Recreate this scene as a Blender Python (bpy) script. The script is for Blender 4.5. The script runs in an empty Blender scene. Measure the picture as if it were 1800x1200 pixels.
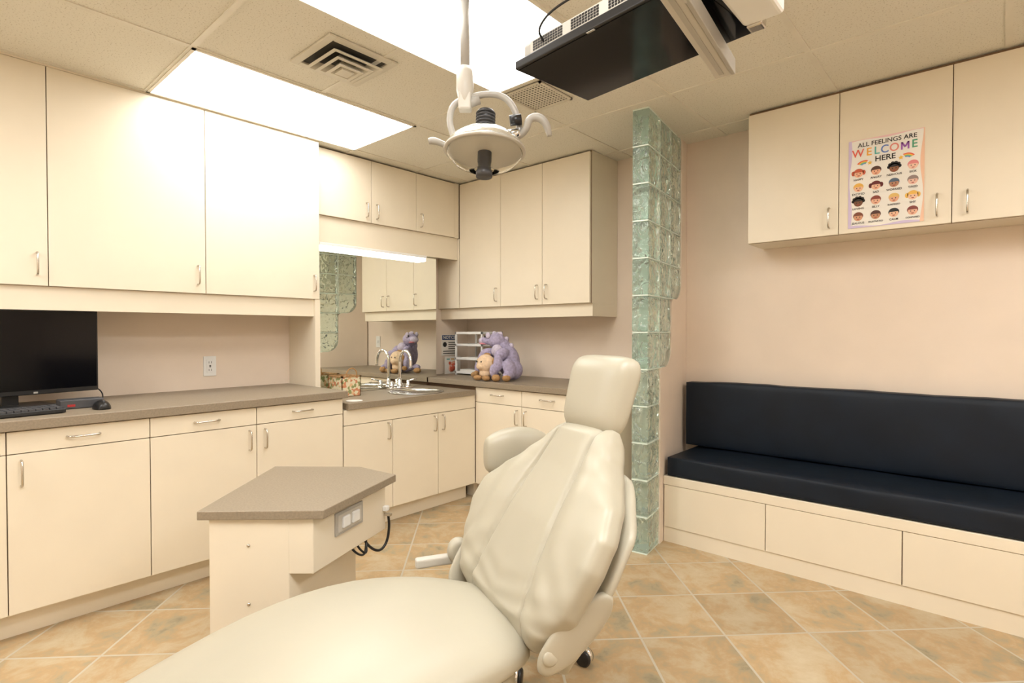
import bpy, bmesh, math, random
from mathutils import Vector, Matrix
random.seed(4)
S=bpy.context.scene
COL=S.collection
PI=math.pi
# ---------------------------------------------------------------- materials
def mat(name,col,rough=.5,metal=0,var=.04,scale=6,bump=0,bscale=200,**kw):
    m=bpy.data.materials.new(name); m.use_nodes=True
    nt=m.node_tree; N=nt.nodes; Lk=nt.links
    b=N["Principled BSDF"]
    b.inputs["Roughness"].default_value=rough
    b.inputs["Metallic"].default_value=metal
    tc=N.new("ShaderNodeTexCoord")
    n=N.new("ShaderNodeTexNoise"); n.inputs["Scale"].default_value=scale; n.inputs["Detail"].default_value=3
    r=N.new("ShaderNodeValToRGB")
    r.color_ramp.elements[0].position=.3; r.color_ramp.elements[1].position=.7
    r.color_ramp.elements[0].color=(*[c*(1-var) for c in col],1)
    r.color_ramp.elements[1].color=(*[min(1,c*(1+var)) for c in col],1)
    Lk.new(tc.outputs["Object"],n.inputs["Vector"]); Lk.new(n.outputs["Fac"],r.inputs["Fac"])
    Lk.new(r.outputs["Color"],b.inputs["Base Color"])
    if bump:
        n2=N.new("ShaderNodeTexNoise"); n2.inputs["Scale"].default_value=bscale; n2.inputs["Detail"].default_value=4
        bp=N.new("ShaderNodeBump"); bp.inputs["Strength"].default_value=bump; bp.inputs["Distance"].default_value=.01
        Lk.new(tc.outputs["Object"],n2.inputs["Vector"]); Lk.new(n2.outputs["Fac"],bp.inputs["Height"])
        Lk.new(bp.outputs["Normal"],b.inputs["Normal"])
    for k,v in kw.items():
        b.inputs[k.replace("_"," ")].default_value=v
    return m
M={}
M['cab']=mat("cream_laminate",(.80,.72,.575),.38,var=.015)
M['seam']=mat("cabinet_seam",(.22,.13,.07),.7)
M['wall']=mat("pink_beige_paint",(.80,.685,.57),.75,var=.02,bump=.05)
M['counter']=mat("counter_laminate",(.275,.222,.158),.45,var=.12,scale=140)
M['chrome']=mat("brushed_nickel",(.62,.58,.52),.25,1)
M['chromep']=mat("polished_chrome",(.8,.8,.8),.08,1)
M['steel']=mat("stainless",(.72,.72,.70),.22,1,scale=40)
M['black']=mat("black_plastic",(.012,.012,.013),.35)
M['blackg']=mat("black_gloss_screen",(.003,.003,.004),.10,Specular_IOR_Level=.3)
M['dgrey']=mat("dark_grey_plastic",(.06,.06,.065),.4)
M['grey']=mat("grey_plastic",(.42,.40,.36),.35)
M['lgrey']=mat("light_grey_enamel",(.56,.53,.47),.3)
M['white']=mat("white_plastic",(.82,.82,.80),.35)
M['vinyl']=mat("chair_vinyl",(.435,.405,.318),.36,var=.03,scale=3,bump=.08,bscale=7)
M['shell']=mat("chair_shell",(.45,.42,.335),.38)
M['navy']=mat("navy_vinyl",(.004,.009,.018),.52,var=.2,bump=.6,bscale=3.5,Specular_IOR_Level=.32)
M['grille']=mat("vent_white",(.68,.64,.54),.5)
M['dark']=mat("dark_void",(.05,.045,.035),.8)
M['tbar']=mat("tbar",(.76,.72,.62),.45)
M['purple']=mat("purple_plush",(.43,.38,.54),.95,var=.22,scale=60,bump=.7,bscale=260)
M['lilac']=mat("lilac_plush",(.56,.50,.62),.95,var=.15,scale=60,bump=.5,bscale=300)
M['peach']=mat("peach_plush",(.78,.58,.39),.95,var=.1,scale=60,bump=.5,bscale=300)
M['brown']=mat("brown_plush",(.42,.24,.10),.95,var=.2,scale=60,bump=.5,bscale=300)
M['pinkp']=mat("pink_plush",(.65,.25,.28),.95,bump=.4)
M['red']=mat("red_plastic",(.4,.02,.02),.4)
M['paper']=mat("paper",(.83,.80,.74),.6)
M['reflector']=mat("reflector",(.86,.85,.78),.18,.7)
def colmat(n,c): 
    if n not in M: M[n]=mat(n,c,.55,var=.01)
    return M[n]
def ceilmat():
    m=mat("ceiling_tile",(.72,.64,.50),.9,var=.03)
    nt=m.node_tree;N=nt.nodes;Lk=nt.links;b=N["Principled BSDF"]
    tc=N.new("ShaderNodeTexCoord")
    n=N.new("ShaderNodeTexNoise"); n.inputs["Scale"].default_value=150; n.inputs["Detail"].default_value=2
    r=N.new("ShaderNodeValToRGB"); r.color_ramp.elements[0].position=.32; r.color_ramp.elements[0].color=(.54,.50,.40,1)
    r.color_ramp.elements[1].position=.40; r.color_ramp.elements[1].color=(.78,.75,.655,1)
    Lk.new(tc.outputs["Object"],n.inputs["Vector"]);Lk.new(n.outputs["Fac"],r.inputs["Fac"])
    Lk.new(r.outputs["Color"],b.inputs["Base Color"])
    bp=N.new("ShaderNodeBump");bp.inputs["Strength"].default_value=.12;bp.inputs["Distance"].default_value=.003
    Lk.new(n.outputs["Fac"],bp.inputs["Height"]);Lk.new(bp.outputs["Normal"],b.inputs["Normal"])
    return m
M['ceil']=ceilmat()
def floormat():
    m=bpy.data.materials.new("stone_tile_floor");m.use_nodes=True
    nt=m.node_tree;N=nt.nodes;Lk=nt.links;b=N["Principled BSDF"]
    tc=N.new("ShaderNodeTexCoord");mp=N.new("ShaderNodeMapping");mp.inputs["Rotation"].default_value=(0,0,PI/4)
    mp.inputs["Location"].default_value=(.07,.05,0)
    Lk.new(tc.outputs["Object"],mp.inputs["Vector"])
    br=N.new("ShaderNodeTexBrick");br.offset=0;br.squash=1
    br.inputs["Scale"].default_value=1;br.inputs["Brick Width"].default_value=.345;br.inputs["Row Height"].default_value=.345
    br.inputs["Mortar Size"].default_value=.005;br.inputs["Mortar Smooth"].default_value=.15
    br.inputs["Color1"].default_value=(0,0,0,1);br.inputs["Color2"].default_value=(1,1,1,1);br.inputs["Mortar"].default_value=(.5,.5,.5,1)
    Lk.new(mp.outputs["Vector"],br.inputs["Vector"])
    sc=N.new("ShaderNodeVectorMath");sc.operation='SCALE';sc.inputs["Scale"].default_value=7
    Lk.new(br.outputs["Color"],sc.inputs[0])
    ad=N.new("ShaderNodeVectorMath");ad.operation='ADD';Lk.new(mp.outputs["Vector"],ad.inputs[0]);Lk.new(sc.outputs[0],ad.inputs[1])
    n=N.new("ShaderNodeTexNoise");n.inputs["Scale"].default_value=5.5;n.inputs["Detail"].default_value=10;n.inputs["Roughness"].default_value=.68
    n.inputs["Distortion"].default_value=.3
    Lk.new(ad.outputs[0],n.inputs["Vector"])
    r=N.new("ShaderNodeValToRGB");cr=r.color_ramp
    cr.elements[0].position=.30;cr.elements[0].color=(.24,.205,.13,1)
    cr.elements[1].position=.72;cr.elements[1].color=(.55,.46,.315,1)
    e=cr.elements.new(.40);e.color=(.37,.305,.19,1)
    e=cr.elements.new(.48);e.color=(.46,.315,.165,1)
    e=cr.elements.new(.57);e.color=(.49,.385,.24,1)
    Lk.new(n.outputs["Fac"],r.inputs["Fac"])
    tv_=N.new("ShaderNodeMapRange");tv_.inputs["To Min"].default_value=.88;tv_.inputs["To Max"].default_value=1.08
    sepc=N.new("ShaderNodeSeparateColor");Lk.new(br.outputs["Color"],sepc.inputs[0]);Lk.new(sepc.outputs[0],tv_.inputs["Value"])
    vm=N.new("ShaderNodeVectorMath");vm.operation='SCALE';Lk.new(r.outputs["Color"],vm.inputs[0]);Lk.new(tv_.outputs["Result"],vm.inputs["Scale"])
    mx=N.new("ShaderNodeMix");mx.data_type='RGBA'
    mx.inputs["B"].default_value=(.50,.45,.35,1)
    Lk.new(br.outputs["Fac"],mx.inputs["Factor"]);Lk.new(vm.outputs[0],mx.inputs["A"])
    Lk.new(mx.outputs["Result"],b.inputs["Base Color"])
    b.inputs["Roughness"].default_value=.5
    inv=N.new("ShaderNodeMath");inv.operation='SUBTRACT';inv.inputs[0].default_value=1;Lk.new(br.outputs["Fac"],inv.inputs[1])
    ml=N.new("ShaderNodeMath");ml.operation='MULTIPLY_ADD';ml.inputs[1].default_value=.25;Lk.new(n.outputs["Fac"],ml.inputs[0]);Lk.new(inv.outputs[0],ml.inputs[2])
    bp=N.new("ShaderNodeBump");bp.inputs["Strength"].default_value=.4;bp.inputs["Distance"].default_value=.004
    Lk.new(ml.outputs[0],bp.inputs["Height"]);Lk.new(bp.outputs["Normal"],b.inputs["Normal"])
    return m
M['floor']=floormat()
def emis(name,c,s):
    m=bpy.data.materials.new(name);m.use_nodes=True
    b=m.node_tree.nodes["Principled BSDF"];b.inputs["Base Color"].default_value=(.9,.9,.9,1)
    b.inputs["Emission Color"].default_value=(*c,1);b.inputs["Emission Strength"].default_value=s
    return m
M['lamp']=emis("light_diffuser",(1,.99,.965),8.0)
M['lamp_fill']=emis("unseen_fill_diffuser",(1,.99,.965),18.5)  # stronger emission for the added fill panels out of view
def glassmat(name,bump=.0,col=(.86,.95,.90),rough=.05,ior=1.3,dist=.02,scale=14,tw=.92,em=0):
    m=bpy.data.materials.new(name);m.use_nodes=True
    nt=m.node_tree;N=nt.nodes;Lk=nt.links;b=N["Principled BSDF"]
    b.inputs["Base Color"].default_value=(*col,1);b.inputs["Roughness"].default_value=rough
    b.inputs["Transmission Weight"].default_value=tw;b.inputs["IOR"].default_value=ior
    if bump:
        tc=N.new("ShaderNodeTexCoord");w=N.new("ShaderNodeTexNoise");w.inputs["Scale"].default_value=scale;w.inputs["Detail"].default_value=1;w.inputs["Distortion"].default_value=1.5
        bp=N.new("ShaderNodeBump");bp.inputs["Strength"].default_value=bump;bp.inputs["Distance"].default_value=dist
        Lk.new(tc.outputs["Object"],w.inputs["Vector"]);Lk.new(w.outputs["Fac"],bp.inputs["Height"]);Lk.new(bp.outputs["Normal"],b.inputs["Normal"])
    return m
M['gblock']=glassmat("glass_block_glass",.9,(.82,.96,.885),.02,1.40,.03,13,.86)
M['clear']=glassmat("clear_lens",0,(.99,.99,.97),.02,1.08,tw=1)
M['mortar']=mat("glass_block_mortar",(.72,.82,.74),.35)
m=bpy.data.materials.new("mirror_silver");m.use_nodes=True
b=m.node_tree.nodes["Principled BSDF"];b.inputs["Metallic"].default_value=1;b.inputs["Roughness"].default_value=.0;b.inputs["Base Color"].default_value=(.90,.92,.87,1)
M['mirror']=m
# ---------------------------------------------------------------- helpers
def link(o,parent=None):
    COL.objects.link(o)
    if parent: o.parent=parent
    return o
def empty(name):
    e=bpy.data.objects.new(name,None);e.empty_display_size=.05;return link(e)
def meshobj(name,verts,faces,mt,parent=None,smooth=False,bevel=0,subsurf=0):
    me=bpy.data.meshes.new(name);me.from_pydata([tuple(v) for v in verts],[],faces)
    bm=bmesh.new();bm.from_mesh(me);bmesh.ops.recalc_face_normals(bm,faces=bm.faces);bm.to_mesh(me);bm.free()
    if mt: me.materials.append(M[mt] if isinstance(mt,str) else mt)
    if smooth:
        for p in me.polygons:p.use_smooth=True
    o=bpy.data.objects.new(name,me);link(o,parent)
    if bevel:
        md=o.modifiers.new("bevel","BEVEL");md.width=bevel;md.segments=3;md.limit_method='ANGLE'
    if subsurf:
        md=o.modifiers.new("sub","SUBSURF");md.levels=subsurf;md.render_levels=subsurf
    return o
BF=[(0,1,3,2),(4,6,7,5),(0,4,5,1),(2,3,7,6),(0,2,6,4),(1,5,7,3)]
def boxv(x0,x1,y0,y1,z0,z1):
    return [(x,y,z) for x in(x0,x1) for y in(y0,y1) for z in(z0,z1)]
def box(name,x0,x1,y0,y1,z0,z1,mt,parent=None,bevel=0):
    return meshobj(name,boxv(x0,x1,y0,y1,z0,z1),BF,mt,parent,bevel=bevel)
def boxes(name,lst,mt,parent=None,bevel=0):
    V=[];F=[]
    for b in lst:
        n=len(V);V+=boxv(*b);F+=[tuple(i+n for i in f) for f in BF]
    return meshobj(name,V,F,mt,parent,bevel=bevel)
def obox(name,c,half,ax,ay,mt,parent=None,bevel=0):
    c=Vector(c);ax=Vector(ax).normalized();ay=Vector(ay).normalized();az=ax.cross(ay)
    V=[c+ax*i*half[0]+ay*j*half[1]+az*k*half[2] for i in(-1,1) for j in(-1,1) for k in(-1,1)]
    return meshobj(name,V,BF,mt,parent,bevel=bevel)
def prism(name,pts,z0,z1,mt,parent=None,bevel=0):
    n=len(pts);V=[(p[0],p[1],z0) for p in pts]+[(p[0],p[1],z1) for p in pts]
    F=[tuple(range(n)),tuple(range(n,2*n))]+[(i,(i+1)%n,n+(i+1)%n,n+i) for i in range(n)]
    return meshobj(name,V,F,mt,parent,bevel=bevel)
def tube(name,path,r,mt,parent=None,n=12,smoothpath=0):
    P=[Vector(p) for p in path]
    rs=list(r) if isinstance(r,(list,tuple)) else [r]*len(P)
    for _ in range(smoothpath):
        Q=[P[0]];R=[rs[0]]
        for i in range(len(P)-1):
            a,b_=P[i],P[i+1]
            Q+=[a.lerp(b_,.25),a.lerp(b_,.75)];R+=[rs[i]*.75+rs[i+1]*.25,rs[i]*.25+rs[i+1]*.75]
        Q.append(P[-1]);R.append(rs[-1]);P=Q;rs=R
    V=[];F=[];up=None
    for i,p in enumerate(P):
        t=(P[min(i+1,len(P)-1)]-P[max(i-1,0)]).normalized()
        if up is None:
            up=Vector((0,0,1)) if abs(t.z)<.9 else Vector((1,0,0))
        s=t.cross(up);s=s.normalized() if s.length>1e-5 else Vector((1,0,0));up=s.cross(t).normalized()
        for k in range(n):
            a=2*PI*k/n;V.append(p+(s*math.cos(a)+up*math.sin(a))*rs[i])
    for i in range(len(P)-1):
        for k in range(n):
            F.append((i*n+k,i*n+(k+1)%n,(i+1)*n+(k+1)%n,(i+1)*n+k))
    F.append(tuple(range(n)));F.append(tuple((len(P)-1)*n+k for k in range(n)))
    o=meshobj(name,V,F,mt,parent,smooth=True);return o
def lathe(name,prof,origin,mt,parent=None,n=40,axis=(0,0,1),xs=1,ys=1):
    az=Vector(axis).normalized();ax=az.orthogonal().normalized()
    if abs(az.z)>.999: ax=Vector((1,0,0))
    ay=az.cross(ax);o0=Vector(origin);V=[];F=[]
    for (r,h) in prof:
        for k in range(n):
            a=2*PI*k/n;V.append(o0+az*h+ax*r*xs*math.cos(a)+ay*r*ys*math.sin(a))
    for i in range(len(prof)-1):
        for k in range(n):F.append((i*n+k,i*n+(k+1)%n,(i+1)*n+(k+1)%n,(i+1)*n+k))
    F.append(tuple(range(n)));F.append(tuple((len(prof)-1)*n+k for k in range(n)))
    return meshobj(name,V,F,mt,parent,smooth=True)
def loft(name,secs,mt,parent=None,subsurf=1):
    n=len(secs[0]);V=[p for s in secs for p in s];F=[]
    for i in range(len(secs)-1):
        for k in range(n):F.append((i*n+k,i*n+(k+1)%n,(i+1)*n+(k+1)%n,(i+1)*n+k))
    F.append(tuple(range(n)));F.append(tuple((len(secs)-1)*n+k for k in range(n)))
    return meshobj(name,V,F,mt,parent,smooth=True,subsurf=subsurf)
def spw(v,e): return math.copysign(abs(v)**e,v)
def interp(tab,t):
    if t<=tab[0][0]:return tab[0][1]
    for (a,va),(b_,vb) in zip(tab,tab[1:]):
        if t<=b_:
            f=(t-a)/(b_-a);f=f*f*(3-2*f)*.35+f*.65
            return va+(vb-va)*f
    return tab[-1][1]
def ellipsoids(name,lst,mt,parent,voxel=.006):
    bm=bmesh.new()
    for c,r,rot in lst:
        mx=Matrix.Translation(c)@Matrix.Rotation(rot[2],4,'Z')@Matrix.Rotation(rot[1],4,'Y')@Matrix.Rotation(rot[0],4,'X')@Matrix.Diagonal((*r,1))
        bmesh.ops.create_uvsphere(bm,u_segments=20,v_segments=12,radius=1,matrix=mx)
    me=bpy.data.meshes.new(name);bm.to_mesh(me);bm.free();me.materials.append(M[mt])
    o=bpy.data.objects.new(name,me);link(o,parent)
    md=o.modifiers.new("rm","REMESH");md.mode='VOXEL';md.voxel_size=voxel;md.use_smooth_shade=True
    md=o.modifiers.new("sm","SMOOTH");md.iterations=4
    return o
def text(name,body,loc,size,mt,parent,rot=(PI/2,0,0),bold=0,sx=1):
    c=bpy.data.curves.new(name,'FONT');c.body=body;c.size=size;c.align_x='CENTER';c.align_y='CENTER';c.offset=bold
    c.extrude=.0002
    c.materials.append(M[mt] if isinstance(mt,str) else mt)
    o=bpy.data.objects.new(name,c);o.location=loc;o.rotation_euler=rot;o.scale=(sx,1,1);link(o,parent);return o
# ---------------------------------------------------------------- room shell
XL,XR,YB,YF,ZC=-3.60,1.60,3.44,-2.0,2.44
box("floor",XL-.1,XR+.1,YF-.1,YB+.1,-.1,0,'floor')
ceil=box("ceiling",XL-.1,XR+.1,YF-.1,YB+.1,ZC,ZC+.1,'ceil')
box("wall_left",XL-.1,XL,YF-.1,YB+.1,0,ZC,'wall')
box("wall_back",XL,XR,YB,YB+.1,0,ZC,'wall')
box("wall_right",XR,XR+.1,YF-.1,YB+.1,0,ZC,'wall')
box("wall_front",XL,XR,YF-.1,YF,0,ZC,'wall')
gx=[-3.24+.65*k for k in range(8)]
gy=[-1.54+.6*k for k in range(9)]
g=[]
for x in gx: g.append((x-.012,x+.012,YF,YB,ZC-.004,ZC+.002))
for y in gy: g.append((XL,XR,y-.012,y+.012,ZC-.0045,ZC+.002))
boxes("grid",g,'tbar',ceil)
def panel(x0,x1,y0,y1,mt='lamp'):
    e=empty("ceiling_light_panel")
    boxes("frame",[(x0,x1,y0,y0+.015,ZC-.009,ZC-.001),(x0,x1,y1-.015,y1,ZC-.009,ZC-.001),(x0,x0+.015,y0,y1,ZC-.009,ZC-.001),(x1-.015,x1,y0,y1,ZC-.009,ZC-.001)],'tbar',e)
    box("diffuser",x0+.015,x1-.015,y0+.015,y1-.015,ZC-.007,ZC-.001,mt,e)
panel(-3.24,-2.59,.86,2.06)
panel(-1.94,-1.29,.86,2.06)
panel(-.64,.01,-.34,.86,'lamp_fill')  # added fill panel above the frame, brightens the room
panel(-3.24+.65,-2.59+.65,-1.54,-.34,'lamp_fill')  # added fill behind the camera, evens out the light
panel(.66,1.31,.86,2.06,'lamp_fill')  # added fill off to the right, never in view
# supply vent
e=empty("ceiling_air_vent")
cx,cy=-2.22,1.36
def sqring(c,h,w,z0,z1):
    x,y=c;return [(x-h,x+h,y-h,y-h+w,z0,z1),(x-h,x+h,y+h-w,y+h,z0,z1),(x-h,x-h+w,y-h+w,y+h-w,z0,z1),(x+h-w,x+h,y-h+w,y+h-w,z0,z1)]
boxes("flange",sqring((cx,cy),.17,.035,ZC-.012,ZC-.001),'grille',e,.003)
box("throat",cx-.135,cx+.135,cy-.135,cy+.135,ZC-.004,ZC-.001,'dark',e)
def cone(c,h0,h1,z0,z1,nm):
    x,y=c;V=[];F=[]
    for h,z in((h0,z0),(h1,z1),(h1-.016,z1-.001),(h0-.006,z0)):
        V+=[(x-h,y-h,z),(x+h,y-h,z),(x+h,y+h,z),(x-h,y+h,z)]
    for i in range(4):
        j=(i+1)%4
        for k in range(4):F.append((i*4+k,i*4+(k+1)%4,j*4+(k+1)%4,j*4+k))
    meshobj(nm,V,F,'grille',e)
cone((cx,cy),.085,.125,ZC-.008,ZC-.034,"louver_1")
cone((cx,cy),.055,.092,ZC-.012,ZC-.044,"louver_2")
cone((cx,cy),.025,.060,ZC-.016,ZC-.054,"louver_3")
box("center",cx-.030,cx+.030,cy-.030,cy+.030,ZC-.058,ZC-.045,'grille',e)
e=empty("ceiling_return_grille")
x0,x1,y0,y1=-1.93,-1.68,2.09,2.36
boxes("frame",[(x0,x1,y0,y0+.012,ZC-.01,ZC-.001),(x0,x1,y1-.012,y1,ZC-.01,ZC-.001),(x0,x0+.012,y0,y1,ZC-.01,ZC-.001),(x1-.012,x1,y0,y1,ZC-.01,ZC-.001)],'grille',e)
box("backing",x0,x1,y0,y1,ZC-.003,ZC-.0005,'dark',e)
l=[]
for i in range(13):
    x=x0+.012+(x1-x0-.024)*i/12;l.append((x-.0045,x+.0045,y0,y1,ZC-.0045,ZC-.0032))
    y=y0+.012+(y1-y0-.024)*i/12;l.append((x0,x1,y-.0045,y+.0045,ZC-.0044,ZC-.0033))
boxes("mesh_bars",l,'grille',e)
# ---------------------------------------------------------------- cabinets
class Run:
    def __init__(s,name,axis,f):
        s.e=empty(name);s.ax=axis;s.f=f
    def mp(s,a,d,z):
        return (s.f+d,a,z) if s.ax=='X' else (a,s.f-d,z)
    def box(s,nm,a0,a1,d0,d1,z0,z1,mt,bevel=0):
        p=s.mp(a0,d0,z0);q=s.mp(a1,d1,z1)
        return box(nm,min(p[0],q[0]),max(p[0],q[0]),min(p[1],q[1]),max(p[1],q[1]),z0,z1,mt,s.e,bevel)
    def carcass(s,a0,a1,z0,z1,depth):
        s.box("carcass",a0,a1,-depth,-.0222,z0,z1,'cab')
        s.box("seam_edge",a0+.001,a1-.001,-.0222,-.0182,z0+.001,z1-.001,'seam')
    def door(s,a0,a1,z0,z1,nm="door"):
        s.box(nm,a0+.0018,a1-.0018,-.018,0,z0+.0018,z1-.0018,'cab',.0012)
    def vh(s,a,z,L=.10):
        h=L/2;P=[s.mp(a,-.001,z-h),s.mp(a,.020,z-h),s.mp(a,.030,z-h+.012),s.mp(a,.030,z+h-.012),s.mp(a,.020,z+h),s.mp(a,-.001,z+h)]
        tube("pull",P,.0045,'chrome',s.e,n=8,smoothpath=1)
    def hh(s,a,z,L=.11):
        h=L/2;P=[s.mp(a-h,-.001,z),s.mp(a-h,.020,z),s.mp(a-h+.012,.030,z),s.mp(a+h-.012,.030,z),s.mp(a+h,.020,z),s.mp(a+h,-.001,z)]
        tube("pull",P,.0045,'chrome',s.e,n=8,smoothpath=1)
r=Run("upper_cabinet",'X',-3.25)
r.carcass(-1.6,1.81,1.43,ZC-.004,.349)
for a0,a1 in((-1.525,-.86),(-.86,-.195),(-.195,.47),(.47,1.135),(1.135,1.807)):
    r.door(a0,a1,1.43,ZC-.012)
    r.vh(a1-.04,1.53)
r.box("light_valance",-1.6,1.81,-.045,-.02,1.322,1.43,'cab')
r.box("top_filler",-1.6,1.81,-.03,-.002,ZC-.012,ZC-.004,'cab')
r.box("end_panel",1.775,1.81,-.349,-.004,.80,1.43,'cab')
r=Run("base_cabinet",'X',-2.88)
r.carcass(-1.6,1.745,.11,.834,.719)
r.box("toe_kick",-1.6,1.745,-.12,-.07,0,.11,'cab')
seams=[-1.6,-1.16,-.68,-.2,.282,.765,1.243,1.743]
for i,(a0,a1) in enumerate(zip(seams,seams[1:])):
    r.door(a0,a1,.11,.742); r.door(a0,a1,.742,.832,"drawer"); r.hh((a0+a1)/2,.79)
for a,z in((.325,.665),(1.205,.665),(1.285,.665),(-.24,.665)): r.vh(a,z)
r.box("countertop",-1.6,1.765,-.719,.022,.835,.877,'counter',.004)
r=Run("sink_base_cabinet",'X',-2.88)
r.carcass(1.747,2.83,.11,.60,.719)
r.box("front_rail",1.747,2.83,-.05,-.0225,.60,.762,'cab')
r.box("seam_rail",1.748,2.829,-.0222,-.0182,.60,.761,'seam')
r.box("toe_kick",1.747,2.80,-.12,-.07,0,.11,'cab')
r.door(1.747,2.83,.668,.762,"false_front")
for a0,a1 in((1.747,2.096),(2.096,2.473),(2.473,2.828)): r.door(a0,a1,.11,.668)
for a in(2.06,2.437,2.51): r.vh(a,.60)
SX,SY,SR=-3.09,2.45,.175
def plate_hole(name,x0,x1,y0,y1,z0,z1,c,rad,mt,parent):
    angs=set(2*PI*k/64 for k in range(64))
    for X in(x0,x1):
        for Y in(y0,y1): angs.add(math.atan2(Y-c[1],X-c[0])%(2*PI))
    angs=sorted(angs);n=len(angs);V=[]
    for z in(z1,z0):
        for a in angs: V.append((c[0]+rad*math.cos(a),c[1]+rad*math.sin(a),z))
        for a in angs:
            dx,dy=math.cos(a),math.sin(a);ts=[]
            if dx>1e-9:ts.append((x1-c[0])/dx)
            if dx<-1e-9:ts.append((x0-c[0])/dx)
            if dy>1e-9:ts.append((y1-c[1])/dy)
            if dy<-1e-9:ts.append((y0-c[1])/dy)
            t=min(ts);V.append((c[0]+dx*t,c[1]+dy*t,z))
    F=[]
    for i in range(n):
        j=(i+1)%n
        F+=[(i,j,n+j,n+i),(2*n+i,2*n+j,3*n+j,3*n+i),(n+i,n+j,3*n+j,3*n+i),(i,j,2*n+j,2*n+i)]
    return meshobj(name,V,F,mt,parent)
plate_hole("countertop",-3.598,-2.858,1.767,2.808,.764,.80,(SX,SY),SR,'counter',r.e)
e=empty("sink_basin")
lathe("bowl",[(SR+.022,.003),(SR+.018,.007),(SR+.002,.006),(SR-.008,-.004),(SR-.014,-.06),(SR-.03,-.11),(.06,-.128),(.022,-.131),(.001,-.131)],(SX,SY,.80),'steel',e,n=56)
lathe("drain",[(.001,.004),(.02,.004),(.026,.001)],(SX,SY,.672),'chromep',e)
e=empty("gooseneck_faucet")
fx,fy=-3.33,2.49
obox("deck_plate",(fx,fy,.807),(.026,.105,.007),(1,0,0),(0,1,0),'chromep',e,.006)
lathe("column",[(.024,0),(.022,.02),(.015,.035),(.012,.06)],(fx,fy,.812),'chromep',e,n=20)
P=[(fx,fy,.85),(fx,fy,1.0)]
for k in range(9):
    a=PI*k/8;P.append((fx+.07-.07*math.cos(a),fy-.01*k/8,1.005+.08*math.sin(a)))
P.append((fx+.14,fy-.01,.965))
tube("spout",P,.011,'chromep',e,smoothpath=1)
for sgn in(-1,1):
    yy=fy+sgn*.075
    lathe("valve",[(.02,0),(.018,.02),(.012,.03),(.014,.045),(.005,.052)],(fx,yy,.812),'chromep',e,n=18)
    tube("lever",[(fx,yy,.855),(fx+.02,yy+sgn*.035,.868),(fx+.03,yy+sgn*.06,.872)],[.007,.005,.006],'chromep',e)
# back base
r=Run("base_cabinet",'Y',2.83)
r.carcass(-3.598,-1.69,.11,.822,.608)
r.box("toe_kick",-2.93,-1.69,-.12,-.07,0,.11,'cab')
r.box("toe_corner",-3.0,-2.93,-.12,-.03,0,.11,'cab')
for a0,a1 in((-2.878,-2.432),(-2.432,-1.985),(-1.985,-1.692)):
    r.door(a0,a1,.11,.712);r.door(a0,a1,.712,.82,"drawer");r.hh((a0+a1)/2,.775)
for a in(-2.47,-2.39): r.vh(a,.635)
r.box("countertop",-3.394,-1.67,-.608,.022,.824,.864,'counter',.004)
r.box("countertop_corner",-3.598,-3.3945,-.608,-.08,.824,.864,'counter')
# over sink upper
r=Run("upper_cabinet",'X',-3.33)
r.carcass(1.815,3.088,1.99,ZC-.004,.269)
for a0,a1 in((1.815,2.248),(2.248,2.649),(2.649,3.04)): r.door(a0,a1,1.99,ZC-.012)
r.box("filler",3.042,3.088,-.018,-.004,1.99,ZC-.006,'cab')
for a in(2.205,2.29,2.69): r.vh(a,2.075)
r.box("valance",1.815,3.088,-.05,-.022,1.815,1.99,'cab')
r.box("valance_soffit",1.815,3.085,-.268,-.05,1.955,1.989,'cab')
e=empty("vanity_light")
box("housing",-3.394,-3.345,1.86,2.76,1.796,1.8145,'white',e,.002)
box("lens",-3.391,-3.348,1.865,2.755,1.770,1.796,emis("vanity_lens",(1,.985,.94),4),e,.004)
# back upper
r=Run("upper_cabinet",'Y',3.09)
r.carcass(-3.598,-2.054,1.418,ZC-.004,.348)
for a0,a1 in((-3.328,-2.869),(-2.869,-2.462),(-2.462,-2.056)): r.door(a0,a1,1.418,ZC-.012)
r.door(-3.596,-3.332,1.418,1.988)
for a in(-2.91,-2.505,-2.42): r.vh(a,1.51)
r.box("light_valance",-3.598,-2.056,-.06,-.035,1.33,1.418,'cab')
r.box("valance_side",-2.08,-2.056,-.348,-.06,1.33,1.418,'cab')
# right upper
r=Run("upper_cabinet",'Y',3.17)
r.carcass(-1.063,1.598,1.712,ZC-.004,.268)
sm=[-1.063,-.619,-.173,.27,.715,1.16,1.598]
for a0,a1 in zip(sm,sm[1:]): r.door(a0,a1,1.712,ZC-.018)
for a in(-.66,-.225,-.118,.665,.77): r.vh(a,1.80)
# mirror on boxed-out wall section
MXX=-3.406
box("wall_mirror_furring",XL+.001,MXX,1.812,2.905,.8655,1.953,'wall')
box("wall_mirror_furring_base",XL+.001,MXX,1.812,2.806,.8005,.865,'wall')
e=empty("wall_mirror")
box("glass",MXX+.0005,MXX+.006,1.812,2.805,.803,1.955,'mirror',e)
box("glass_end",MXX+.0005,MXX+.006,2.805,2.90,.866,1.955,'mirror',e)
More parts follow.
